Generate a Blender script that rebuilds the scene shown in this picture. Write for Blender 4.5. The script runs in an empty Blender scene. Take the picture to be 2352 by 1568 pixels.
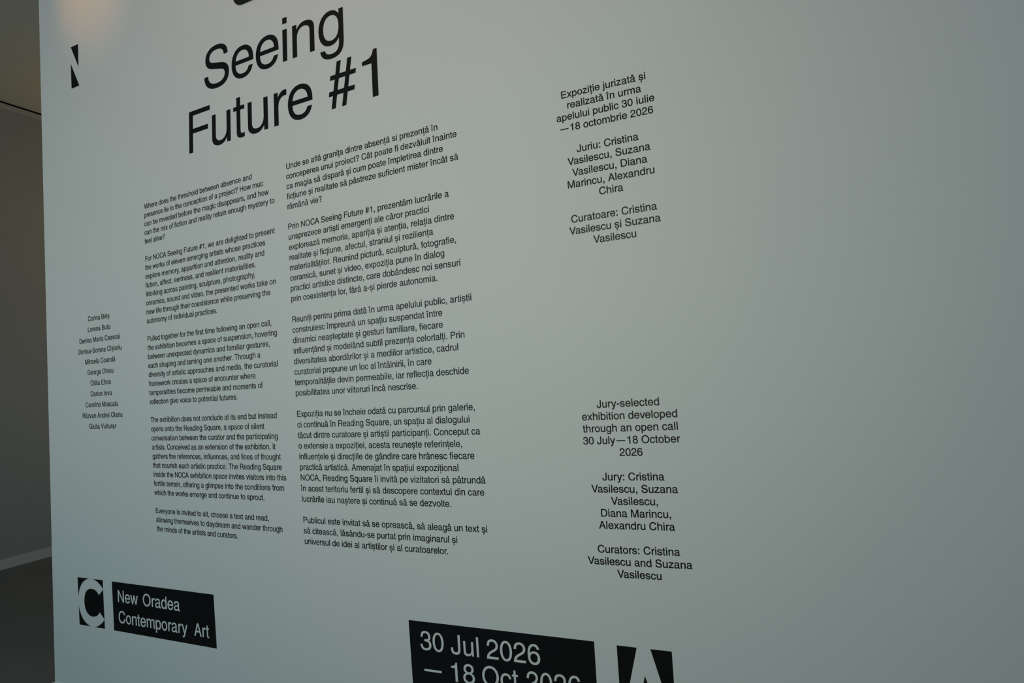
import bpy, math
from mathutils import Vector, Matrix
from mathutils.geometry import tessellate_polygon

# ------------------------------------------------------------------ units
EM = 0.034                 # one body-text em on the wall, metres
FLOOR_Y = -71.536          # wall-layout height of the floor (ems)
def W(x, y, off=0.0):      # wall layout (ems) -> world metres; wall face is y = 0, room is y < 0
    return Vector((x * EM, -off, (y - FLOOR_Y) * EM))

scene = bpy.context.scene
COL = scene.collection

# ------------------------------------------------------------------ camera
cd = bpy.data.cameras.new('camera')
cam = bpy.data.objects.new('camera', cd); COL.objects.link(cam)
cr, cu, cb = Vector([0.907718, 0.414152, -0.067283]), Vector([0.081071, -0.015783, 0.996583]), Vector([0.411675, -0.910071, -0.047902])
m = Matrix((cr, cu, cb)).transposed().to_4x4()
cx, cy, cz = [80.744028, -55.762684, -26.335812]
m.translation = Vector((cx * EM, cy * EM, (cz - FLOOR_Y) * EM))
cam.matrix_world = m
cd.sensor_width = 36.0
cd.lens = 1390.3839 / 2352.0 * 36.0
cd.clip_start = 0.05
scene.camera = cam

# ------------------------------------------------------------------ look, world, spot lamp and added fills
vs = scene.view_settings
vs.view_transform = 'Standard'; vs.look = 'None'; vs.gamma = 1.0; vs.use_curve_mapping = False
vs.exposure = 0.0
world = bpy.data.worlds.new('world'); scene.world = world
world.use_nodes = True
bg = world.node_tree.nodes['Background']
bg.inputs[0].default_value = (0.02, 0.50, 1.0, 1); bg.inputs[1].default_value = 0.147

def area(name, loc, target, sx, sy, power, col, spread=180):
    l = bpy.data.lights.new(name, 'AREA'); l.shape = 'RECTANGLE'; l.size = sx; l.size_y = sy
    l.energy = power; l.color = col; l.spread = math.radians(spread)
    o = bpy.data.objects.new(name, l); COL.objects.link(o)
    o.location = loc
    o.rotation_euler = (Vector(target) - Vector(loc)).to_track_quat('-Z', 'Y').to_euler()
    o['kind'] = 'helper'
    return o
def spot(name, loc, target, power, col, deg, blend=1.0, r=0.03):
    l = bpy.data.lights.new(name, 'SPOT'); l.energy = power; l.color = col
    l.spot_size = math.radians(deg); l.spot_blend = blend; l.shadow_soft_size = r
    o = bpy.data.objects.new(name, l); COL.objects.link(o); o.location = loc
    o.rotation_euler = (Vector(target) - Vector(loc)).to_track_quat('-Z', 'Y').to_euler()
    o['kind'] = 'helper'
    return o
area('wall_centre_fill', (1.97, -2.4, 1.95), (1.85, 0.0, 1.9), 1.3, 1.0, 17.5, (0.975, 1.0, 0.785))  # unseen fill added to brighten the wall centre, standing in for lens falloff
area('left_warm_fill', (-1.2, -2.6, 2.2), (0.0, 0.0, 2.1), 1.2, 1.6, 14.0, (1.0, 0.84, 0.46))  # added warm fill from the left; no lamp known there
area('cool_fill', (-0.8, -3.6, 2.0), (0.6, 0.0, 1.9), 1.6, 1.8, 19.0, (0.02, 0.57, 1.0))  # added bluish fill with no doorway behind it
area('overhead_warm_fill', (1.3, -1.5, 4.35), (1.3, 0.0, 2.4), 1.8, 0.3, 8.4, (1.0, 0.55, 0.44))  # unseen overhead fill, added to warm the text wall
spot('ceiling_spot', (-0.55, -0.9, 4.35), (-0.36, 0.0, 3.68), 14.5, (1.0, 0.45, 0.12), 34)
area('ceiling_fill', (-2.6, 2.6, 3.2), (-3.6, 1.2, 4.6), 0.8, 0.8, 3.2, (1.0, 0.64, 0.12))  # hidden fill added to warm the ceiling beyond the text wall
area('far_wall_fill', (-2.2, 2.4, 1.7), (-4.1, 1.4, 1.5), 0.6, 1.2, 3.4, (1.0, 0.77, 0.45))  # unseen fill added to brighten the far wall


# ------------------------------------------------------------------ materials
def mat(name, col, rough=0.6, spec=0.3, noise=None, bump=None):
    mt = bpy.data.materials.new(name); mt.use_nodes = True
    nt = mt.node_tree; b = nt.nodes['Principled BSDF']
    b.inputs['Base Color'].default_value = (*col, 1)
    b.inputs['Roughness'].default_value = rough
    b.inputs['Specular IOR Level'].default_value = spec
    tc = nt.nodes.new('ShaderNodeTexCoord')
    if noise:
        sc, amt, det = noise
        n = nt.nodes.new('ShaderNodeTexNoise'); n.inputs['Scale'].default_value = sc; n.inputs['Detail'].default_value = det
        r = nt.nodes.new('ShaderNodeMapRange')
        r.inputs['To Min'].default_value = 1 - amt; r.inputs['To Max'].default_value = 1 + amt
        mx = nt.nodes.new('ShaderNodeMix'); mx.data_type = 'RGBA'; mx.blend_type = 'MULTIPLY'; mx.inputs[0].default_value = 1
        nt.links.new(tc.outputs['Object'], n.inputs['Vector'])
        nt.links.new(n.outputs['Fac'], r.inputs['Value'])
        nt.links.new(r.outputs['Result'], mx.inputs[7]); mx.inputs[6].default_value = (*col, 1)
        nt.links.new(mx.outputs[2], b.inputs['Base Color'])
    if bump:
        sc, st = bump
        n = nt.nodes.new('ShaderNodeTexNoise'); n.inputs['Scale'].default_value = sc; n.inputs['Detail'].default_value = 3
        bp = nt.nodes.new('ShaderNodeBump'); bp.inputs['Strength'].default_value = st; bp.inputs['Distance'].default_value = 0.001
        nt.links.new(tc.outputs['Object'], n.inputs['Vector'])
        nt.links.new(n.outputs['Fac'], bp.inputs['Height']); nt.links.new(bp.outputs['Normal'], b.inputs['Normal'])
    return mt
M_WALL = mat('matte_white_wall_paint', (0.80, 0.81, 0.80), 0.75, 0.2, (2.2, 0.012, 3), (260, 0.05))
M_FAR = mat('far_wall_shade_grey', (0.40, 0.39, 0.36), 0.8, 0.2, (1.5, 0.03, 3))  # far wall's shade is put into this darker grey
M_CEIL = mat('ceiling_paint', (0.74, 0.72, 0.66), 0.85, 0.1, (1.2, 0.02, 2))
M_TRIM = mat('painted_trim', (0.50, 0.48, 0.43), 0.6, 0.25, (3, 0.02, 2))
M_BASE = mat('white_baseboard_paint', (0.68, 0.63, 0.57), 0.5, 0.3, (3, 0.02, 2))
M_SKIRT = mat('skirting_white_paint', (0.80, 0.81, 0.80), 0.55, 0.3, (3, 0.015, 2))
M_GAP = mat('gap_shade_black', (0.004, 0.004, 0.004), 0.9, 0.0, (8, 0.1, 2))  # black colour standing in for shade inside the ceiling gap
M_FLOOR = mat('dark_grey_screed', (0.175, 0.17, 0.16), 0.5, 0.3, (1.6, 0.16, 6), (40, 0.08))
M_VINYL = mat('black_vinyl', (0.0055, 0.0055, 0.0055), 0.42, 0.28, (30, 0.05, 2))
M_WHITE = mat('white_vinyl', (0.80, 0.81, 0.80), 0.7, 0.2, (4, 0.012, 2))
M_PLATE = mat('black_coated_metal', (0.010, 0.009, 0.009), 0.45, 0.3, (20, 0.05, 2))

# ------------------------------------------------------------------ object helpers
def link(name, me, mt, parent=None):
    if mt: me.materials.append(mt)
    o = bpy.data.objects.new(name, me); COL.objects.link(o)
    if parent: o.parent = parent
    return o
def empty(name, loc, parent=None):
    o = bpy.data.objects.new(name, None); COL.objects.link(o)
    o.empty_display_size = 0.05
    if parent: o.parent = parent; o.location = Vector(loc) - world_of(parent)
    else: o.location = loc
    return o
def world_of(o):
    v = Vector(o.location)
    while o.parent: o = o.parent; v += Vector(o.location)
    return v
def tag(o, label, cat, group=None):
    o['label'] = label; o['category'] = cat
    if group: o['group'] = group
    return o
def box(name, lo, hi, mt):
    x0, y0, z0 = lo; x1, y1, z1 = hi
    v = [(x, y, z) for x in (x0, x1) for y in (y0, y1) for z in (z0, z1)]
    f = [(0, 1, 3, 2), (4, 6, 7, 5), (0, 4, 5, 1), (2, 3, 7, 6), (0, 2, 6, 4), (1, 5, 7, 3)]
    me = bpy.data.meshes.new(name); me.from_pydata(v, [], f); me.update()
    o = link(name, me, mt); o['kind'] = 'structure'
    return o

# ------------------------------------------------------------------ lettering (outlines in 1000 units per em)
ADV = dict(zip("abcdefghijklmnopqrstuvwxyz", (556,556,500,556,556,278,556,556,222,222,500,222,833,556,556,556,556,333,500,278,556,500,722,500,500,500)))
ADV.update(zip("ABCDEFGHIJKLMNOPQRSTUVWXYZ", (667,667,722,722,667,611,778,722,278,500,667,556,833,722,778,667,778,722,667,611,722,667,944,667,667,611)))
ADV.update({c: 556 for c in "0123456789#?"}); ADV.update({c: 278 for c in " .,:î"})
ADV.update({'-': 333, '—': 1080, 'ă': 556, 'â': 556, 'ș': 500, 'ț': 278})
KERN = {('V','a'):-70,('W','o'):-30,('r',','):-50,('r','.'):-50,('y','.'):-100,('y',','):-100,('v','e'):-25,('w','e'):-10,('F','u'):-30,('F','o'):-30,('C','A'):-30,('r','y'):30,('r','t'):40}
GLYPH = {
'a': "M530 52C520 49 514 49 508 49C480 49 465 63 465 90L465 391C465 485 396 538 268 538C140 538 62 481 59 371L143 371C150 432 186 463 265 463C341 463 383 434 383 384L383 362C383 327 363 312 298 304C184 290 166 286 135 273C76 249 42 203 42 138C42 45 106 -15 209 -15C274 -15 326 8 384 61C390 8 416 -15 468 -15C487 -15 501 -13 530 -6ZM383 172C383 145 375 129 350 106C316 75 275 59 226 59C161 59 123 90 123 143C123 198 160 226 249 239C337 251 355 255 383 268Z",
't': "M168 669L85 669L85 523L14 523L14 455L85 455L85 85C85 22 120 -7 190 -7C212 -7 234 -5 257 0L257 69C246 66 235 65 222 65C180 65 168 77 168 120L168 455L257 455L257 523L168 523Z",
'1': "M262 0L359 0L359 703L298 703C268 595 250 580 101 561L101 500L262 500Z",
'R': "M93 0L187 0L187 309L436 309C500 309 535 275 535 205L537 110C538 62 543 30 557 0L672 0L672 23C641 44 634 66 632 150C630 254 613 286 545 352C618 382 650 430 650 518C650 642 565 718 415 718L93 718ZM187 637L402 637C505 637 553 597 553 513C553 430 503 390 402 390L187 390Z",
'G': "M704 381L402 381L402 300L622 300L622 281C622 150 526 62 398 62C250 62 143 175 143 356C143 540 247 655 394 655C503 655 580 600 602 506L697 506C673 650 560 737 394 737C186 737 48 585 48 354C48 128 186 -19 386 -19C482 -19 563 18 629 98L648 0L704 0Z",
'J': "M428 718L334 718L334 200C334 103 302 65 222 65C146 65 110 105 110 191L110 229L17 229L17 183C17 52 93 -19 221 -19C355 -19 428 55 428 191Z",
'6': "M498 527C482 643 404 709 296 709C131 709 38 572 38 326C38 99 124 -19 285 -19C423 -19 518 76 518 221C518 358 427 453 297 453C226 453 168 425 128 371C129 538 189 631 291 631C353 631 397 593 410 527ZM283 378C365 378 423 318 423 219C423 125 367 59 284 59C198 59 135 126 135 221C135 314 195 378 283 378Z",
',': "M87 106L87 0L146 0C146 -66 132 -92 87 -101L87 -147C157 -139 191 -90 191 -1L191 106Z",
'#': "M72 0L146 0L179 195L295 195L262 0L336 0L369 195L487 195L499 266L381 266L411 437L517 437L529 508L423 508L456 703L382 703L349 508L233 508L266 703L192 703L159 508L70 508L58 437L147 437L117 266L40 266L28 195L105 195ZM191 266L307 266L337 437L221 437Z",
'l': "M67 0L155 0L155 718L67 718Z",
'i': "M67 0L155 0L155 523L67 523ZM67 618L155 618L155 718L67 718Z",
'j': "M155 523L67 523L67 -85C67 -124 58 -137 20 -137C8 -137 -4 -136 -16 -134L-16 -206C-2 -209 10 -210 24 -210C112 -210 155 -170 155 -86ZM67 618L155 618L155 718L67 718Z",
'o': "M521 262C521 419 417 538 278 538C139 538 35 419 35 262C35 105 139 -14 278 -14C417 -14 521 105 521 262ZM434 262C434 376 367 462 278 462C189 462 122 376 122 262C122 148 189 62 278 62C367 62 434 148 434 262Z",
'n': "M65 0L154 0L154 289C154 396 208 461 290 461C354 461 403 431 403 362L403 0L491 0L491 396C491 485 424 538 322 538C243 538 191 507 148 438L148 523L65 523Z",
'h': "M65 0L154 0L154 289C154 396 208 461 290 461C354 461 403 431 403 362L403 0L491 0L491 396C491 485 426 538 324 538C250 538 198 514 154 457L154 718L65 718Z",
'm': "M65 0L153 0L153 328C153 406 205 461 268 461C325 461 373 430 373 355L373 0L461 0L461 328C461 406 513 461 576 461C633 461 681 430 681 355L681 0L769 0L769 386C769 485 705 538 613 538C540 538 494 510 446 449C417 508 365 538 306 538C240 538 188 510 147 449L147 523L65 523Z",
'u': "M489 523L402 523L402 234C402 127 346 62 263 62C199 62 153 92 153 161L153 523L68 523L68 127C68 38 133 -15 232 -15C312 -15 364 16 410 86L410 0L489 0Z",
'r': "M77 0L166 0L166 272C166 388 214 446 305 446L332 446L332 535C321 537 315 538 305 538C240 538 195 508 157 436L157 523L77 523Z",
'c': "M471 348C461 470 380 538 262 538C119 538 30 434 30 259C30 89 119 -15 261 -15C384 -15 464 55 477 182L391 182C382 105 338 62 262 62C170 62 118 136 118 259C118 388 170 461 263 461C334 461 379 421 387 348Z",
'e': "M516 234C516 313 510 361 493 404C459 490 379 538 282 538C138 538 40 432 40 258C40 90 134 -15 280 -15C399 -15 481 51 502 159L416 159C394 93 351 62 283 62C188 62 130 122 128 234ZM131 304C139 397 196 461 281 461C364 461 420 395 424 304Z",
's': "M439 375C437 480 366 538 243 538C118 538 40 476 40 377C40 293 83 252 211 222L291 203C350 189 374 166 374 132C374 87 328 59 254 59C174 59 126 90 120 161L32 161C36 42 110 -15 248 -15C382 -15 464 47 464 148C464 229 418 271 306 297L223 317C156 333 130 350 130 387C130 434 172 464 239 464C311 464 350 433 351 375Z",
'b': "M58 718L58 0L137 0L137 66C179 3 235 -15 299 -15C432 -15 517 89 517 256C517 430 434 538 300 538C232 538 181 512 142 455L142 718ZM282 461C369 461 429 384 429 260C429 138 367 62 282 62C195 62 142 137 142 262C142 385 195 461 282 461Z",
'd': "M499 718L499 0L420 0L420 66C378 3 322 -15 258 -15C125 -15 35 89 35 256C35 430 123 538 257 538C325 538 376 512 415 455L415 718ZM275 461C188 461 123 384 123 260C123 138 190 62 275 62C362 62 415 137 415 262C415 385 362 461 275 461Z",
'p': "M58 -207L142 -207L142 62C186 8 235 -15 300 -15C433 -15 517 93 517 264C517 437 434 538 298 538C230 538 174 507 137 447L137 523L58 523ZM282 461C369 461 429 384 429 260C429 138 367 62 282 62C195 62 142 137 142 262C142 385 195 461 282 461Z",
'q': "M494 -207L410 -207L410 62C366 8 317 -15 252 -15C119 -15 35 93 35 264C35 437 118 538 254 538C322 538 378 507 415 447L415 523L494 523ZM270 461C183 461 123 384 123 260C123 138 185 62 270 62C357 62 410 137 410 262C410 385 357 461 270 461Z",
'g': "M499 523L420 523L420 447C378 508 329 538 264 538C133 538 40 425 40 257C40 96 127 -15 256 -15C324 -15 371 12 413 74L413 10C413 -96 373 -147 275 -147C201 -147 161 -120 152 -66L65 -66C76 -163 151 -220 273 -220C433 -220 499 -140 499 31ZM272 461C186 461 128 385 128 259C128 135 183 62 272 62C360 62 413 136 413 259C413 385 361 461 272 461Z",
'f': "M262 523L180 523L180 606C180 641 196 655 232 655C242 655 250 655 262 653L262 725C248 727 238 728 220 728C140 728 93 687 93 613L93 523L14 523L14 455L93 455L93 0L180 0L180 455L262 455Z",
'k': "M155 718L67 718L67 0L155 0L155 200L222 267L400 0L501 0L286 331L478 523L366 523L155 303Z",
'v': "M297 0L492 523L398 523L252 100L105 523L8 523L200 0Z",
'w': "M14 523L112 523L213 119L312 523L417 523L516 119L616 523L709 523L567 0L470 0L364 404L254 0L157 0Z",
'x': "M11 0L114 0L247 202L381 0L490 0L301 271L481 523L380 523L255 333L130 523L26 523L204 267Z",
'y': "M489 523L394 523L254 118L110 523L11 523L209 -2L193 -52C176 -105 155 -131 115 -131C100 -131 88 -129 70 -124L70 -203C86 -211 102 -214 121 -214C190 -214 238 -178 272 -86Z",
'z': "M448 523L50 523L50 445L343 445L31 76L31 0L469 0L469 78L136 78L448 449Z",
'A': "M654 0L549 0L474 216L191 216L114 0L14 0L277 718L393 718ZM447 293L332 617L217 293Z",
'B': "M74 0L397 0C527 0 627 77 627 200C627 285 583 345 500 376C563 406 596 459 596 530C596 650 511 718 376 718L74 718ZM166 637L353 637C445 637 503 604 503 524C503 446 446 409 353 409L166 409ZM166 328L391 328C478 328 530 288 530 205C530 123 478 81 391 81L166 81Z",
'C': "M664 510C644 664 536 737 380 737C178 737 44 592 44 354C44 117 172 -19 377 -19C548 -19 658 80 681 263L585 263C562 127 494 64 389 64C234 64 137 177 137 354C137 536 229 654 381 654C481 654 546 608 567 510Z",
'D': "M81 0L360 0C563 0 674 136 674 360C674 583 563 718 360 718L81 718ZM173 81L347 81C502 81 582 178 582 359C582 541 502 637 347 637L173 637Z",
'E': "M86 0L616 0L616 81L178 81L178 327L583 327L583 408L178 408L178 637L600 637L600 718L86 718Z",
'F': "M86 0L178 0L178 327L538 327L538 408L178 408L178 637L583 637L583 718L86 718Z",
'H': "M77 0L170 0L170 333L554 333L554 0L646 0L646 718L554 718L554 414L170 414L170 718L77 718Z",
'I': "M91 0L188 0L188 718L91 718Z",
'L': "M76 718L168 718L168 81L537 81L537 0L76 0Z",
'M': "M73 0L159 0L159 593L360 0L469 0L672 605L672 0L761 0L761 718L632 718L415 95L202 718L73 718Z",
'N': "M76 0L164 0L164 593L547 0L646 0L646 718L558 718L558 136L180 718L76 718Z",
'O': "M739 359C739 574 588 737 389 737C190 737 39 574 39 359C39 144 190 -19 389 -19C588 -19 739 144 739 359ZM645 359C645 527 534 654 388 654C242 654 131 527 131 359C131 191 242 64 388 64C534 64 645 191 645 359Z",
'P': "M86 0L180 0L180 304L396 304C537 304 622 386 622 514C622 646 541 718 392 718L86 718ZM180 637L378 637C474 637 525 594 525 511C525 428 474 385 378 385L180 385Z",
'S': "M594 523C590 659 500 737 336 737C178 737 75 657 75 521C75 419 130 359 253 330L422 290C500 272 526 243 526 192C526 113 462 64 351 64C216 64 141 125 140 231L49 231C52 71 158 -19 347 -19C531 -19 620 64 620 207C620 306 565 368 450 396L262 440C194 457 167 484 167 531C167 608 229 654 329 654C441 654 503 608 504 523Z",
'T': "M351 637L597 637L597 718L14 718L14 637L257 637L257 0L351 0Z",
'U': "M644 718L551 718L551 222C551 119 483 64 361 64C245 64 172 121 172 222L172 718L79 718L79 216C79 69 186 -19 361 -19C538 -19 644 70 644 216Z",
'V': "M381 0L647 718L544 718L335 120L121 718L20 718L283 0Z",
'W': "M16 718L122 718L261 139L418 718L521 718L683 139L820 718L928 718L733 0L632 0L470 588L310 0L209 0Z",
'0': "M519 345C519 563 423 709 278 709C133 709 37 563 37 345C37 127 133 -19 278 -19C423 -19 519 127 519 345ZM429 345C429 518 369 633 278 633C187 633 127 518 127 345C127 172 187 57 278 57C369 57 429 172 429 345Z",
'2': "M507 83L133 83C142 141 174 178 261 229L361 284C460 338 507 411 507 498C507 620 412 709 278 709C134 709 54 634 48 465L134 465C139 577 180 633 275 633C356 633 419 575 419 496C419 438 385 388 320 351L225 297C80 214 34 150 26 0L507 0Z",
'3': "M221 323L268 323C369 323 427 278 427 196C427 108 369 58 275 58C176 58 127 107 121 205L34 205C38 55 117 -19 271 -19C424 -19 522 67 522 197C522 283 487 337 414 363C471 386 497 428 497 497C497 628 416 709 277 709C134 709 57 629 56 475L142 475C145 584 188 633 275 633C357 633 406 580 406 495C406 412 357 397 221 397Z",
'8': "M391 373C474 334 517 277 517 199C517 70 419 -19 278 -19C136 -19 38 70 38 199C38 277 81 334 164 373C96 416 69 457 69 522C69 631 155 709 278 709C400 709 485 631 485 522C485 457 459 416 391 373ZM398 520C398 584 346 633 278 633C209 633 157 584 157 520C157 455 209 406 278 406C346 406 398 455 398 520ZM429 196C429 274 364 333 278 333C192 333 127 274 127 196C127 118 192 59 278 59C364 59 429 118 429 196Z",
'?': "M324 203L324 250C324 298 337 327 385 373L431 417C474 458 492 498 492 547C492 658 411 727 284 727C152 727 77 651 77 514L163 514C163 604 205 650 286 650C357 650 402 610 402 546C402 510 388 483 352 450L309 411C255 361 238 325 238 257L238 203ZM229 0L333 0L333 106L229 106Z",
'.': "M87 0L191 0L191 106L87 106Z",
':': "M87 0L191 0L191 106L87 106ZM87 410L191 410L191 516L87 516Z",
'-': "M44 232L289 232L289 322L44 322Z",
'—': "M130 240L960 240L960 318L130 318Z",
'ă': "M530 52C520 49 514 49 508 49C480 49 465 63 465 90L465 391C465 485 396 538 268 538C140 538 62 481 59 371L143 371C150 432 186 463 265 463C341 463 383 434 383 384L383 362C383 327 363 312 298 304C184 290 166 286 135 273C76 249 42 203 42 138C42 45 106 -15 209 -15C274 -15 326 8 384 61C390 8 416 -15 468 -15C487 -15 501 -13 530 -6ZM383 172C383 145 375 129 350 106C316 75 275 59 226 59C161 59 123 90 123 143C123 198 160 226 249 239C337 251 355 255 383 268ZM158 728L216 728C222 685 240 668 268 668C296 668 314 685 320 728L378 728C374 640 334 592 268 592C202 592 162 640 158 728Z",
'â': "M530 52C520 49 514 49 508 49C480 49 465 63 465 90L465 391C465 485 396 538 268 538C140 538 62 481 59 371L143 371C150 432 186 463 265 463C341 463 383 434 383 384L383 362C383 327 363 312 298 304C184 290 166 286 135 273C76 249 42 203 42 138C42 45 106 -15 209 -15C274 -15 326 8 384 61C390 8 416 -15 468 -15C487 -15 501 -13 530 -6ZM383 172C383 145 375 129 350 106C316 75 275 59 226 59C161 59 123 90 123 143C123 198 160 226 249 239C337 251 355 255 383 268ZM222 734L314 734L408 593L324 593L268 672L212 593L128 593Z",
'î': "M67 0L155 0L155 523L67 523ZM65 734L157 734L251 593L167 593L111 672L55 593L-29 593Z",
'ș': "M439 375C437 480 366 538 243 538C118 538 40 476 40 377C40 293 83 252 211 222L291 203C350 189 374 166 374 132C374 87 328 59 254 59C174 59 126 90 120 161L32 161C36 42 110 -15 248 -15C382 -15 464 47 464 148C464 229 418 271 306 297L223 317C156 333 130 350 130 387C130 434 172 464 239 464C311 464 350 433 351 375ZM206 -72L294 -72L294 -150C292 -214 264 -250 204 -262L208 -224C238 -216 248 -196 248 -162L206 -162Z",
'ț': "M168 669L85 669L85 523L14 523L14 455L85 455L85 85C85 22 120 -7 190 -7C212 -7 234 -5 257 0L257 69C246 66 235 65 222 65C180 65 168 77 168 120L168 455L257 455L257 523L168 523ZM123 -72L211 -72L211 -150C209 -214 181 -250 121 -262L125 -224C155 -216 165 -196 165 -162L123 -162Z",
}
def parse(d, seg):
    out = []
    for sub in d.split('M')[1:]:
        sub = sub.rstrip('Z'); cur = ''; toks = []
        for chn in sub:
            if chn in 'LC': toks.append(cur); toks.append(chn); cur = ''
            else: cur += chn
        toks.append(cur)
        nums = lambda s: [float(v) for v in s.split()]
        p = nums(toks[0]); pts = [tuple(p)]
        for k in range(1, len(toks), 2):
            n = nums(toks[k + 1])
            if toks[k] == 'L': pts.append((n[0], n[1]))
            else:
                x0, y0 = pts[-1]
                ln = abs(n[4] - x0) + abs(n[5] - y0)
                q = max(2, min(seg, int(1 + ln / 400 * seg + 1)))
                for i in range(1, q + 1):
                    t = i / q; a, b, c, e = (1-t)**3, 3*t*(1-t)**2, 3*t*t*(1-t), t**3
                    pts.append((a*x0+b*n[0]+c*n[2]+e*n[4], a*y0+b*n[1]+c*n[3]+e*n[5]))
        clean = []
        for q in pts:
            if not clean or math.hypot(q[0]-clean[-1][0], q[1]-clean[-1][1]) > 0.6: clean.append(q)
        if math.hypot(clean[0][0]-clean[-1][0], clean[0][1]-clean[-1][1]) <= 0.6: clean.pop()
        out.append(clean)
    return out
def signed(p): return 0.5 * sum(p[i-1][0]*p[i][1] - p[i][0]*p[i-1][1] for i in range(len(p)))
def inside(pt, poly):
    x, y = pt; r = False
    for i in range(len(poly)):
        x0, y0 = poly[i-1]; x1, y1 = poly[i]
        if (y0 > y) != (y1 > y) and x < (x1-x0)*(y-y0)/(y1-y0)+x0: r = not r
    return r
def grow(p, w):                     # move an outline outwards by w (p runs anticlockwise when solid)
    n = len(p); out = []
    for i in range(n):
        ax, ay = p[i][0]-p[i-1][0], p[i][1]-p[i-1][1]; bx, by = p[(i+1)%n][0]-p[i][0], p[(i+1)%n][1]-p[i][1]
        la, lb = math.hypot(ax, ay), math.hypot(bx, by)
        nx, ny = ay/la+by/lb, -ax/la-bx/lb
        k = nx*nx+ny*ny
        s = 2*w/k if k > 0.5 else 4*w
        out.append((p[i][0]+nx*s, p[i][1]+ny*s))
    return out
CACHE = {}
def shape(ch, weight, seg):
    """(points, triangles, rims) of one character"""
    key = (ch, weight, seg)
    if key in CACHE: return CACHE[key]
    CACHE[key] = solid(parse(GLYPH[ch], seg), weight)
    return CACHE[key]
def solid(cs, weight=0):
    hole = [any(k != i and inside(c[0], o) and abs(signed(o)) > abs(signed(c)) for k, o in enumerate(cs)) and
            sum(inside(q, o) for k, o in enumerate(cs) if k != i for q in c[::3]) >= len(c[::3]) for i, c in enumerate(cs)]
    cs = [c if (signed(c) > 0) != h else c[::-1] for c, h in zip(cs, hole)]
    if weight: cs = [grow(c, weight) for c in cs]
    pts, tris, rims = [], [], []
    for i, c in enumerate(cs):
        if hole[i]: continue
        grp = [c] + [cs[k] for k in range(len(cs)) if hole[k] and inside(cs[k][0], c)]
        base = len(pts)
        for g in grp:
            rims.append([len(pts)+j for j in range(len(g))]); pts += g
        for t in tessellate_polygon([[Vector((x, y, 0)) for x, y in g] for g in grp]):
            a, b, d = (pts[base+q] for q in t)
            s = (b[0]-a[0])*(d[1]-a[1])-(d[0]-a[0])*(b[1]-a[1])
            if abs(s) > 1e-9: tris.append(tuple(base+q for q in (t if s > 0 else t[::-1])))
    return pts, tris, rims

def settle(x, y):                   # how the hand-applied sheets sit: slightly off their ideal grid
    u, v = (x-28)/45, (y+18)/40; k = 0; dx = dy = 0.0
    for i in range(5):
        for j in range(5-i):
            t = u**i * v**j; dx += SET[k][0]*t; dy += SET[k][1]*t; k += 1
    return x+dx, y+dy
SET = [[-0.55509, 0.1687], [0.19747, 0.2094], [0.77289, -0.45374], [-0.01999, -1.11006], [-0.00752, 0.04127], [0.37955, 0.06623], [-0.23855, 0.41463], [-1.11261, -0.16368], [0.03411, -0.22953], [1.12409, -0.1225], [-0.15171, -0.9467], [-0.24463, -0.00741], [-0.93405, -0.02549], [-0.00479, -0.20136], [-0.20789, -0.00558]]

class Sheet:
    """collects cut-out shapes lying on the wall and links them as one mesh"""
    def __init__(self, warp=True, front=0.0006, back=0.0001):
        self.v, self.f, self.warp, self.front, self.back = [], [], warp, front, back
    def add(self, sh, fn):
        pts, tris, rims = sh; b = len(self.v); n = len(pts)
        q = [fn(*p) for p in pts]
        if self.warp: q = [settle(*p) for p in q]
        self.v += [W(x, y, self.front) for x, y in q] + [W(x, y, self.back) for x, y in q]
        self.f += [tuple(b+i for i in t) for t in tris]
        for r in rims:
            for i in range(len(r)):
                a, c = r[i-1], r[i]
                self.f.append((b+a, b+n+a, b+n+c, b+c))
    def build(self, name, mt, parent=None):
        o0 = world_of(parent) if parent else Vector((0, 0, 0))
        if not parent:
            o0 = Vector((min(p.x for p in self.v), 0, min(p.z for p in self.v)))
        me = bpy.data.meshes.new(name)
        me.from_pydata([p-o0 for p in self.v], [], self.f); me.update()
        o = link(name, me, mt, parent)
        if not parent: o.location = o0
        return o
def advance(text, size, track):
    x = 0.0; out = []
    for i, ch in enumerate(text):
        out.append((ch, x))
        x += (ADV[ch] + (KERN.get((ch, text[i+1]), 0) if i+1 < len(text) else 0)) / 1000 * size + track * size
    return out, x
def set_line(sh, text, x0, y0, size, track, weight, seg=4):
    for ch, x in advance(text, size, track)[0]:
        if ch == ' ': continue
        sh.add(shape(ch, weight, seg), lambda px, py, x=x: (x0 + x + px/1000*size, y0 + py/1000*size))
def ink(ch, weight):
    p = shape(ch, weight, 6)[0]; return min(q[0] for q in p)/1000, max(q[0] for q in p)/1000
def span_word(text, a, b, size, weight, squeeze=True):
    """letter positions so that the ink of a word runs from point a to point b; yields (char, fn)"""
    pl, _ = advance(text, size, 0)
    i0 = ink(text[0], weight)[0]*size; i1 = pl[-1][1] + ink(text[-1], weight)[1]*size
    ln = b[0]-a[0]; sl = (b[1]-a[1])/ln
    k = ln/(i1-i0) if squeeze else 1.0
    tr = 0 if squeeze or len(text) < 2 else (ln-(i1-i0))/(len(text)-1)
    for n, (ch, x) in enumerate(pl):
        def fn(px, py, x=x, n=n):
            d = (x + px/1000*size - i0)*k + n*tr
            return a[0]+d, a[1]+d*sl+py/1000*size
        yield ch, fn

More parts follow.
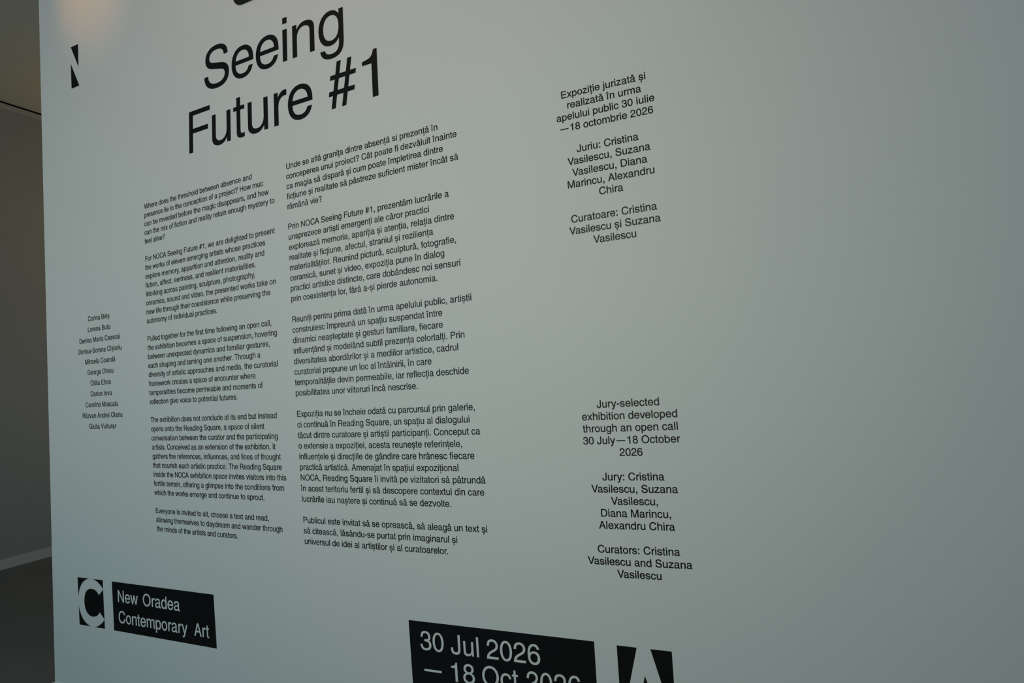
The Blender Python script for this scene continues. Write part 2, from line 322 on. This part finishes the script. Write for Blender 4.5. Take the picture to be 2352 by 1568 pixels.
# ------------------------------------------------------------------ the room
FAR_X = -120.6*EM
CEIL_Z = 133.14*EM
EDGE_T, EDGE_B = -22.87, -24.36      # left end of the text wall at the ceiling and at the floor
X1, THICK = 190.0, 0.30
def text_wall():
    zt = CEIL_Z; L = [W(EDGE_B, FLOOR_Y), W(X1, FLOOR_Y), W(X1, 0), W(EDGE_T, 0)]
    L[2].z = zt; L[3].z = zt
    v = L + [p + Vector((0, THICK, 0)) for p in L]
    f = [(0, 1, 2, 3), (5, 4, 7, 6), (4, 0, 3, 7), (1, 5, 6, 2), (3, 2, 6, 7), (4, 5, 1, 0)]
    me = bpy.data.meshes.new('wall_text'); me.from_pydata(v, [], f); me.update()
    o = link('wall_text', me, M_WALL); o['kind'] = 'structure'
    tag(o, 'large matte white gallery wall carrying the black exhibition text', 'wall')
text_wall()
bh = 2.72*EM
o = box('baseboard_text', (EDGE_B*EM-0.007, -0.010, 0), (X1*EM, -0.0002, bh), M_SKIRT)
tag(o, 'white baseboard along the foot of the text wall', 'baseboard')
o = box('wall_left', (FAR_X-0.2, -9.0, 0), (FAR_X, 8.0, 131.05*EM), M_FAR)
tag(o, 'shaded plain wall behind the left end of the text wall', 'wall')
o = box('baseboard_left', (FAR_X, -9.0, 0), (FAR_X+0.012, 8.0, bh), M_BASE)
tag(o, 'pale baseboard along the shaded wall at far left', 'baseboard')
o = box('trim_1', (FAR_X-0.2, -9.0, 131.05*EM), (FAR_X+0.003, 8.0, 132.62*EM), M_TRIM)
tag(o, 'pale strip under the dark gap at the top of the far wall', 'trim')
o = box('trim_2', (FAR_X-0.2, -9.0, 132.62*EM), (FAR_X+0.0025, 8.0, CEIL_Z), M_GAP)  # solid strip; the gap's shade is put in as black
tag(o, 'thin black strip painted for the shadow gap between far wall and ceiling', 'trim')
o = box('ceiling', (FAR_X-0.2, -9.0, CEIL_Z), (X1*EM, 8.0, CEIL_Z+0.15), M_CEIL)
tag(o, 'warm lit ceiling seen at upper left', 'ceiling')
o = box('floor', (FAR_X-0.2, -9.0, -0.1), (X1*EM, 8.0, 0), M_FLOOR)
tag(o, 'dark grey floor seen at lower left', 'floor')

# ------------------------------------------------------------------ text blocks
EN = """Where does the threshold between absence and
presence lie in the conception of a project? How muc
can be revealed before the magic disappears, and how
can the mix of fiction and reality retain enough mystery to
feel alive?

For NOCA Seeing Future #1, we are delighted to present
the works of eleven emerging artists whose practices
explore memory, apparition and attention, reality and
fiction, affect, eeriness, and resilient materialities.
Working across painting, sculpture, photography,
ceramics, sound and video, the presented works take on
new life through their coexistence while preserving the
autonomy of individual practices.

Pulled together for the first time following an open call,
the exhibition becomes a space of suspension, hovering
between unexpected dynamics and familiar gestures,
each shaping and taming one another. Through a
diversity of artistic approaches and media, the curatorial
framework creates a space of encounter where
temporalities become permeable and moments of
reflection give voice to potential futures.

The exhibition does not conclude at its end but instead
opens onto the Reading Square, a space of silent
conversation between the curator and the participating
artists. Conceived as an extension of the exhibition, it
gathers the references, influences, and lines of thought
that nourish each artistic practice. The Reading Square
inside the NOCA exhibition space invites visitors into this
fertile terrain, offering a glimpse into the conditions from
which the works emerge and continue to sprout.

Everyone is invited to sit, choose a text and read,
allowing themselves to daydream and wander through
the minds of the artists and curators.""".split("\n")
RO = """Unde se află granița dintre absență si prezență în
conceperea unui proiect? Cât poate fi dezvăluit înainte
ca magia să dispară și cum poate împletirea dintre
ficțiune și realitate să păstreze suficient mister încât să
rămână vie?

Prin NOCA Seeing Future #1, prezentăm lucrările a
unsprezece artiști emergenți ale căror practici
explorează memoria, apariția și atenția, relația dintre
realitate și ficțiune, afectul, straniul și reziliența
materialităților. Reunind pictură, sculptură, fotografie,
ceramică, sunet și video, expoziția pune în dialog
practici artistice distincte, care dobândesc noi sensuri
prin coexistența lor, fără a-și pierde autonomia.

Reuniți pentru prima dată în urma apelului public, artiștii
construiesc împreună un spațiu suspendat între
dinamici neașteptate și gesturi familiare, fiecare
influențând și modelând subtil prezența celorlalți. Prin
diversitatea abordărilor și a mediilor artistice, cadrul
curatorial propune un loc al întâlnirii, în care
temporalitățile devin permeabile, iar reflecția deschide
posibilitatea unor viitoruri încă nescrise.

Expoziția nu se încheie odată cu parcursul prin galerie,
ci continuă în Reading Square, un spațiu al dialogului
tăcut dintre curatoare și artiștii participanți. Conceput ca
o extensie a expoziției, acesta reunește referințele,
influențele și direcțiile de gândire care hrănesc fiecare
practică artistică. Amenajat în spațiul expozițional
NOCA, Reading Square îi invită pe vizitatori să pătrundă
în acest teritoriu fertil și să descopere contextul din care
lucrările iau naștere și continuă să se dezvolte.

Publicul este invitat să se oprească, să aleagă un text și
să citească, lăsându-se purtat prin imaginarul și
universul de idei al artiștilor și al curatoarelor.""".split("\n")
C1 = """Expoziție jurizată și
realizată în urma
apelului public 30 iulie
—18 octombrie 2026

Juriu: Cristina
Vasilescu, Suzana
Vasilescu, Diana
Marincu, Alexandru
Chira

Curatoare: Cristina
Vasilescu și Suzana
Vasilescu""".split("\n")
C2 = """Jury-selected
exhibition developed
through an open call
30 July—18 October
2026

Jury: Cristina
Vasilescu, Suzana
Vasilescu,
Diana Marincu,
Alexandru Chira

Curators: Cristina
Vasilescu and Suzana
Vasilescu""".split("\n")
NAMES = """Corina Biriș
Lorena Buta
Denisa Maria Ceascai
Denisa-Sorana Cîșlariu
Mihaela Coandă
George Dîncu
Otilia Efros
Darius Iova
Carolina Moscalu
Răzvan Andrei Olariu
Giulia Vulturar""".split("\n")
WB = 9
def paragraphs(lines):
    out = [[]]
    for i, s in enumerate(lines):
        if s: out[-1].append((i, s))
        else: out.append([])
    return out
def block(lines, x0, y0, size, lead, track, labels, name, cat, group, centre=False, weight=WB):
    for para, lab in zip(paragraphs(lines), labels):
        last = para[-1]
        e = empty(name, W(*settle(x0, y0-last[0]*lead)))
        tag(e, lab, cat, group)
        for i, s in para:
            sh = Sheet(); xx = x0
            if centre: xx = x0 - (advance(s, size, track)[1]-track*size)/2
            set_line(sh, s, xx, y0-i*lead, size, track, weight)
            sh.build('text_line', M_VINYL, e)

block(EN, 0.0, 0.0, 1.0, 1.2625, -0.0047, [
  'small black paragraph at top of the left English column, starting "Where does the threshold"',
  'small black English paragraph starting "For" and ending "individual practices"',
  'small black English paragraph starting "Pulled together for the first time"',
  'small black English paragraph starting "The exhibition does not conclude"',
  'short black paragraph at foot of the English column, starting "Everyone is invited to sit"'],
  'text_paragraph', 'wall text', 'English text column paragraphs')
block(RO, 27.015, 0.048, 1.0, 1.2625, -0.0047, [
  'black Romanian paragraph directly under the large title, starting "Unde se află granița"',
  'black Romanian paragraph starting "Prin" and ending "pierde autonomia"',
  'black Romanian paragraph starting "Reuniți pentru prima dată"',
  'black Romanian paragraph starting "Expoziția nu se încheie"',
  'short black paragraph at foot of the Romanian column, starting "Publicul este invitat"'],
  'text_paragraph', 'wall text', 'Romanian text column paragraphs')
block(C1, 66.978, 0.096, 1.0, 1.1477, 0.0, [
  'centred black Romanian lines starting "Expoziție jurizată", topmost on the right',
  'centred black Romanian jury credit starting "Juriu", five lines',
  'centred black Romanian curator credit starting "Curatoare", three lines'],
  'credit_text', 'wall text', 'Romanian credits on the right', True, 12)
block(C2, 66.955, -30.565, 1.0, 1.1477, 0.0, [
  'centred black English lines starting "Jury-selected exhibition", ending with the year 2026',
  'centred black English jury credit starting "Jury:", five lines',
  'centred black English curator credit starting "Curators", lowest on the right'],
  'credit_text', 'wall text', 'English credits on the right', True, 12)

e = empty('name_list', W(*settle(-11.28, -14.75-10*1.6245)))
tag(e, 'narrow centred list of eleven artist names in small black type near left edge', 'wall text')
for i, s in enumerate(NAMES):
    sh = Sheet(); w = advance(s, 1.03, 0.012)[1]-0.012
    set_line(sh, s, -11.28-w/2, -14.75-i*1.6245, 1.03, 0.012, WB)
    sh.build('name_line', M_VINYL, e)

# big title
e = empty('exhibition_title', W(*settle(9.7, 5.93)))
tag(e, 'large black exhibition title "Seeing Future #1" over the two text columns', 'title lettering')
TS = 8.22
for words in ([('Seeing', 12.84, 36.56, 14.02)], [('Future', 9.75, 31.57, 5.93), ('#1', 34.06, 41.18, 5.87)]):
    ln = empty('title_line', W(*settle(words[0][1], words[0][3])), e)
    for t, a, b, y in words:
        for ch, fn in span_word(t, (a, y), (b, y), TS, 0, False):
            sh = Sheet(front=0.0008); sh.add(shape(ch, 0, 14), fn)
            sh.build('letter', M_VINYL, ln)

# ------------------------------------------------------------------ emblems and black panels
def poly(sh, pts): sh.add(solid([pts]), lambda x, y: (x, y))
def quad_fn(q):
    (ax, ay), (bx, by), (cx_, cy_), (dx, dy) = q           # bl, br, tr, tl
    return lambda u, v: (ax*(1-u)*(1-v)+bx*u*(1-v)+cx_*u*v+dx*(1-u)*v, ay*(1-u)*(1-v)+by*u*(1-v)+cy_*u*v+dy*(1-u)*v)
# letter N left white between two black triangles
n = empty('letter_emblem', W(-15.4, 21.15))
tag(n, 'white letter N emblem formed by two black triangles at top left', 'emblem', 'corner letter emblems')
for pts in (((-15.24, 27.60), (-13.511, 24.05), (-13.44, 27.60)), ((-15.387, 21.15), (-13.448, 21.15), (-15.38, 25.0))):
    sh = Sheet(False); poly(sh, list(pts)); sh.build('triangle', M_VINYL, n)
# letter C cut out of a black square
def bez(p0, p1, p2, p3, k=14):
    return [tuple((1-t)**3*a+3*t*(1-t)**2*b+3*t*t*(1-t)*c+t**3*d for a, b, c, d in zip(p0, p1, p2, p3)) for t in [i/k for i in range(1, k+1)]]
CQ = quad_fn(((-17.724, -59.486), (-11.787, -59.45), (-11.925, -52.565), (-17.84, -52.601)))
c = empty('letter_emblem', W(-17.72, -59.48))
tag(c, 'white letter C cut out of a black square at bottom left', 'emblem', 'corner letter emblems')
def cpart(name, pts):
    sh = Sheet(False); poly(sh, [CQ(*p) for p in pts]); sh.build(name, M_VINYL, c)
cpart('corner_piece', [(0, 1), (0, .60)] + bez((0, .60), (.06, .86), (.26, .975), (.47, 1)))
cpart('corner_piece', [(0, 0), (.47, 0)] + bez((.47, 0), (.26, .025), (.06, .14), (0, .40)))
cpart('corner_piece', [(1, 1), (.60, 1)] + bez((.60, 1), (.78, .975), (.91, .90), (1, .815)))
cpart('corner_piece', [(1, 0), (1, .185)] + bez((1, .185), (.91, .10), (.78, .025), (.60, 0)))
cpart('counter_piece', [(1, .805), (.825, .675)] + bez((.825, .675), (.76, .755), (.66, .79), (.54, .79))
      + bez((.54, .79), (.35, .79), (.235, .675), (.235, .50)) + bez((.235, .50), (.235, .325), (.35, .21), (.54, .21))
      + bez((.54, .21), (.66, .21), (.76, .245), (.825, .325)) + [(1, .195)])
# letter A left white between black pieces (its lower half runs below the picture)
a = empty('letter_emblem', W(64.0, -59.3))
tag(a, 'white letter A emblem between black wedges at bottom, right of the date panel', 'emblem', 'corner letter emblems')
for nm, pts in (('wedge', [(64.099, -52.46), (64.06, -59.30), (64.13, -59.30), (65.971, -52.44)]),
                ('wedge', [(67.231, -52.42), (69.146, -52.39), (69.09, -59.30), (69.60-.52, -59.30)]),
                ('counter_piece', [(66.545, -54.88), (66.02, -56.90), (67.12, -56.90)]),
                ('counter_piece', [(65.70, -58.2), (65.40, -59.30), (67.85, -59.30), (67.50, -58.2)])):
    sh = Sheet(False); poly(sh, pts); sh.build(nm, M_VINYL, a)
# black panels with white words
def panel(name, quad, lines, cap, label, cat, capref, weight):
    e = empty(name, W(*quad[0])); tag(e, label, cat, 'black sign panels on the text wall')
    sh = Sheet(False); poly(sh, list(quad)); sh.build('backing', M_VINYL, e)
    for words in lines:
        ln = empty('text_line', W(*words[0][1][0]), e); ln['label'] = 'white lettering'
        for t, (p, q) in words:
            sh = Sheet(False, front=0.0011, back=0.0007)
            for ch, fn in span_word(t, p, q, cap/capref, weight): sh.add(shape(ch, weight, 8), fn)
            sh.build('word', M_WHITE, ln)
panel('name_sign', ((-9.691, -59.435), (11.027, -59.398), (10.834, -52.586), (-9.831, -52.581)), [[['New', [[-8.563, -55.319], [-4.219, -55.32]]], ['Oradea', [[-3.161, -55.32], [4.344, -55.321]]]], [['Contemporary', [[-8.539, -58.212], [5.68, -58.207]]], ['Art', [[6.956, -58.207], [9.736, -58.206]]]]], 1.629,
      'black panel with white words "New Oradea Contemporary Art" at bottom left', 'sign', 0.718, 7)
panel('date_sign', ((41.06, -59.43), (61.85, -59.30), (61.922, -52.374), (40.964, -52.604)), [[['30', [[42.346, -55.514], [45.255, -55.504]]], ['Jul', [[46.122, -55.499], [49.445, -55.463]]], ['2026', [[50.349, -55.45], [56.264, -55.322]]]], [['—', [[42.646, -58.428], [44.808, -58.381]]], ['18', [[46.002, -58.351], [48.785, -58.272]]], ['Oct', [[49.664, -58.245], [53.715, -58.098]]], ['2026', [[54.605, -58.061], [60.295, -57.787]]]]], 1.99,
      'black panel with white dates in July and October 2026 at bottom centre', 'sign', 0.718, 2)

# dark rounded plate whose lower left corner hangs into the top of the picture
def plate():
    x0, x1, y0, y1, r = 19.27, 33.0, 22.86, 31.0, 1.45
    pts = []
    for cx_, cy_, s in ((x0+r, y0+r, 180), (x1-r, y0+r, 270), (x1-r, y1-r, 0), (x0+r, y1-r, 90)):
        pts += [(cx_+r*math.cos(math.radians(s+90*i/12)), cy_+r*math.sin(math.radians(s+90*i/12))) for i in range(13)]
    sh = Sheet(False, front=0.004, back=0.0002); poly(sh, pts)
    return tag(sh.build('rounded_plate', M_PLATE), 'black plate with rounded corner cut off by the top of the picture above the title', 'plate')
plate()
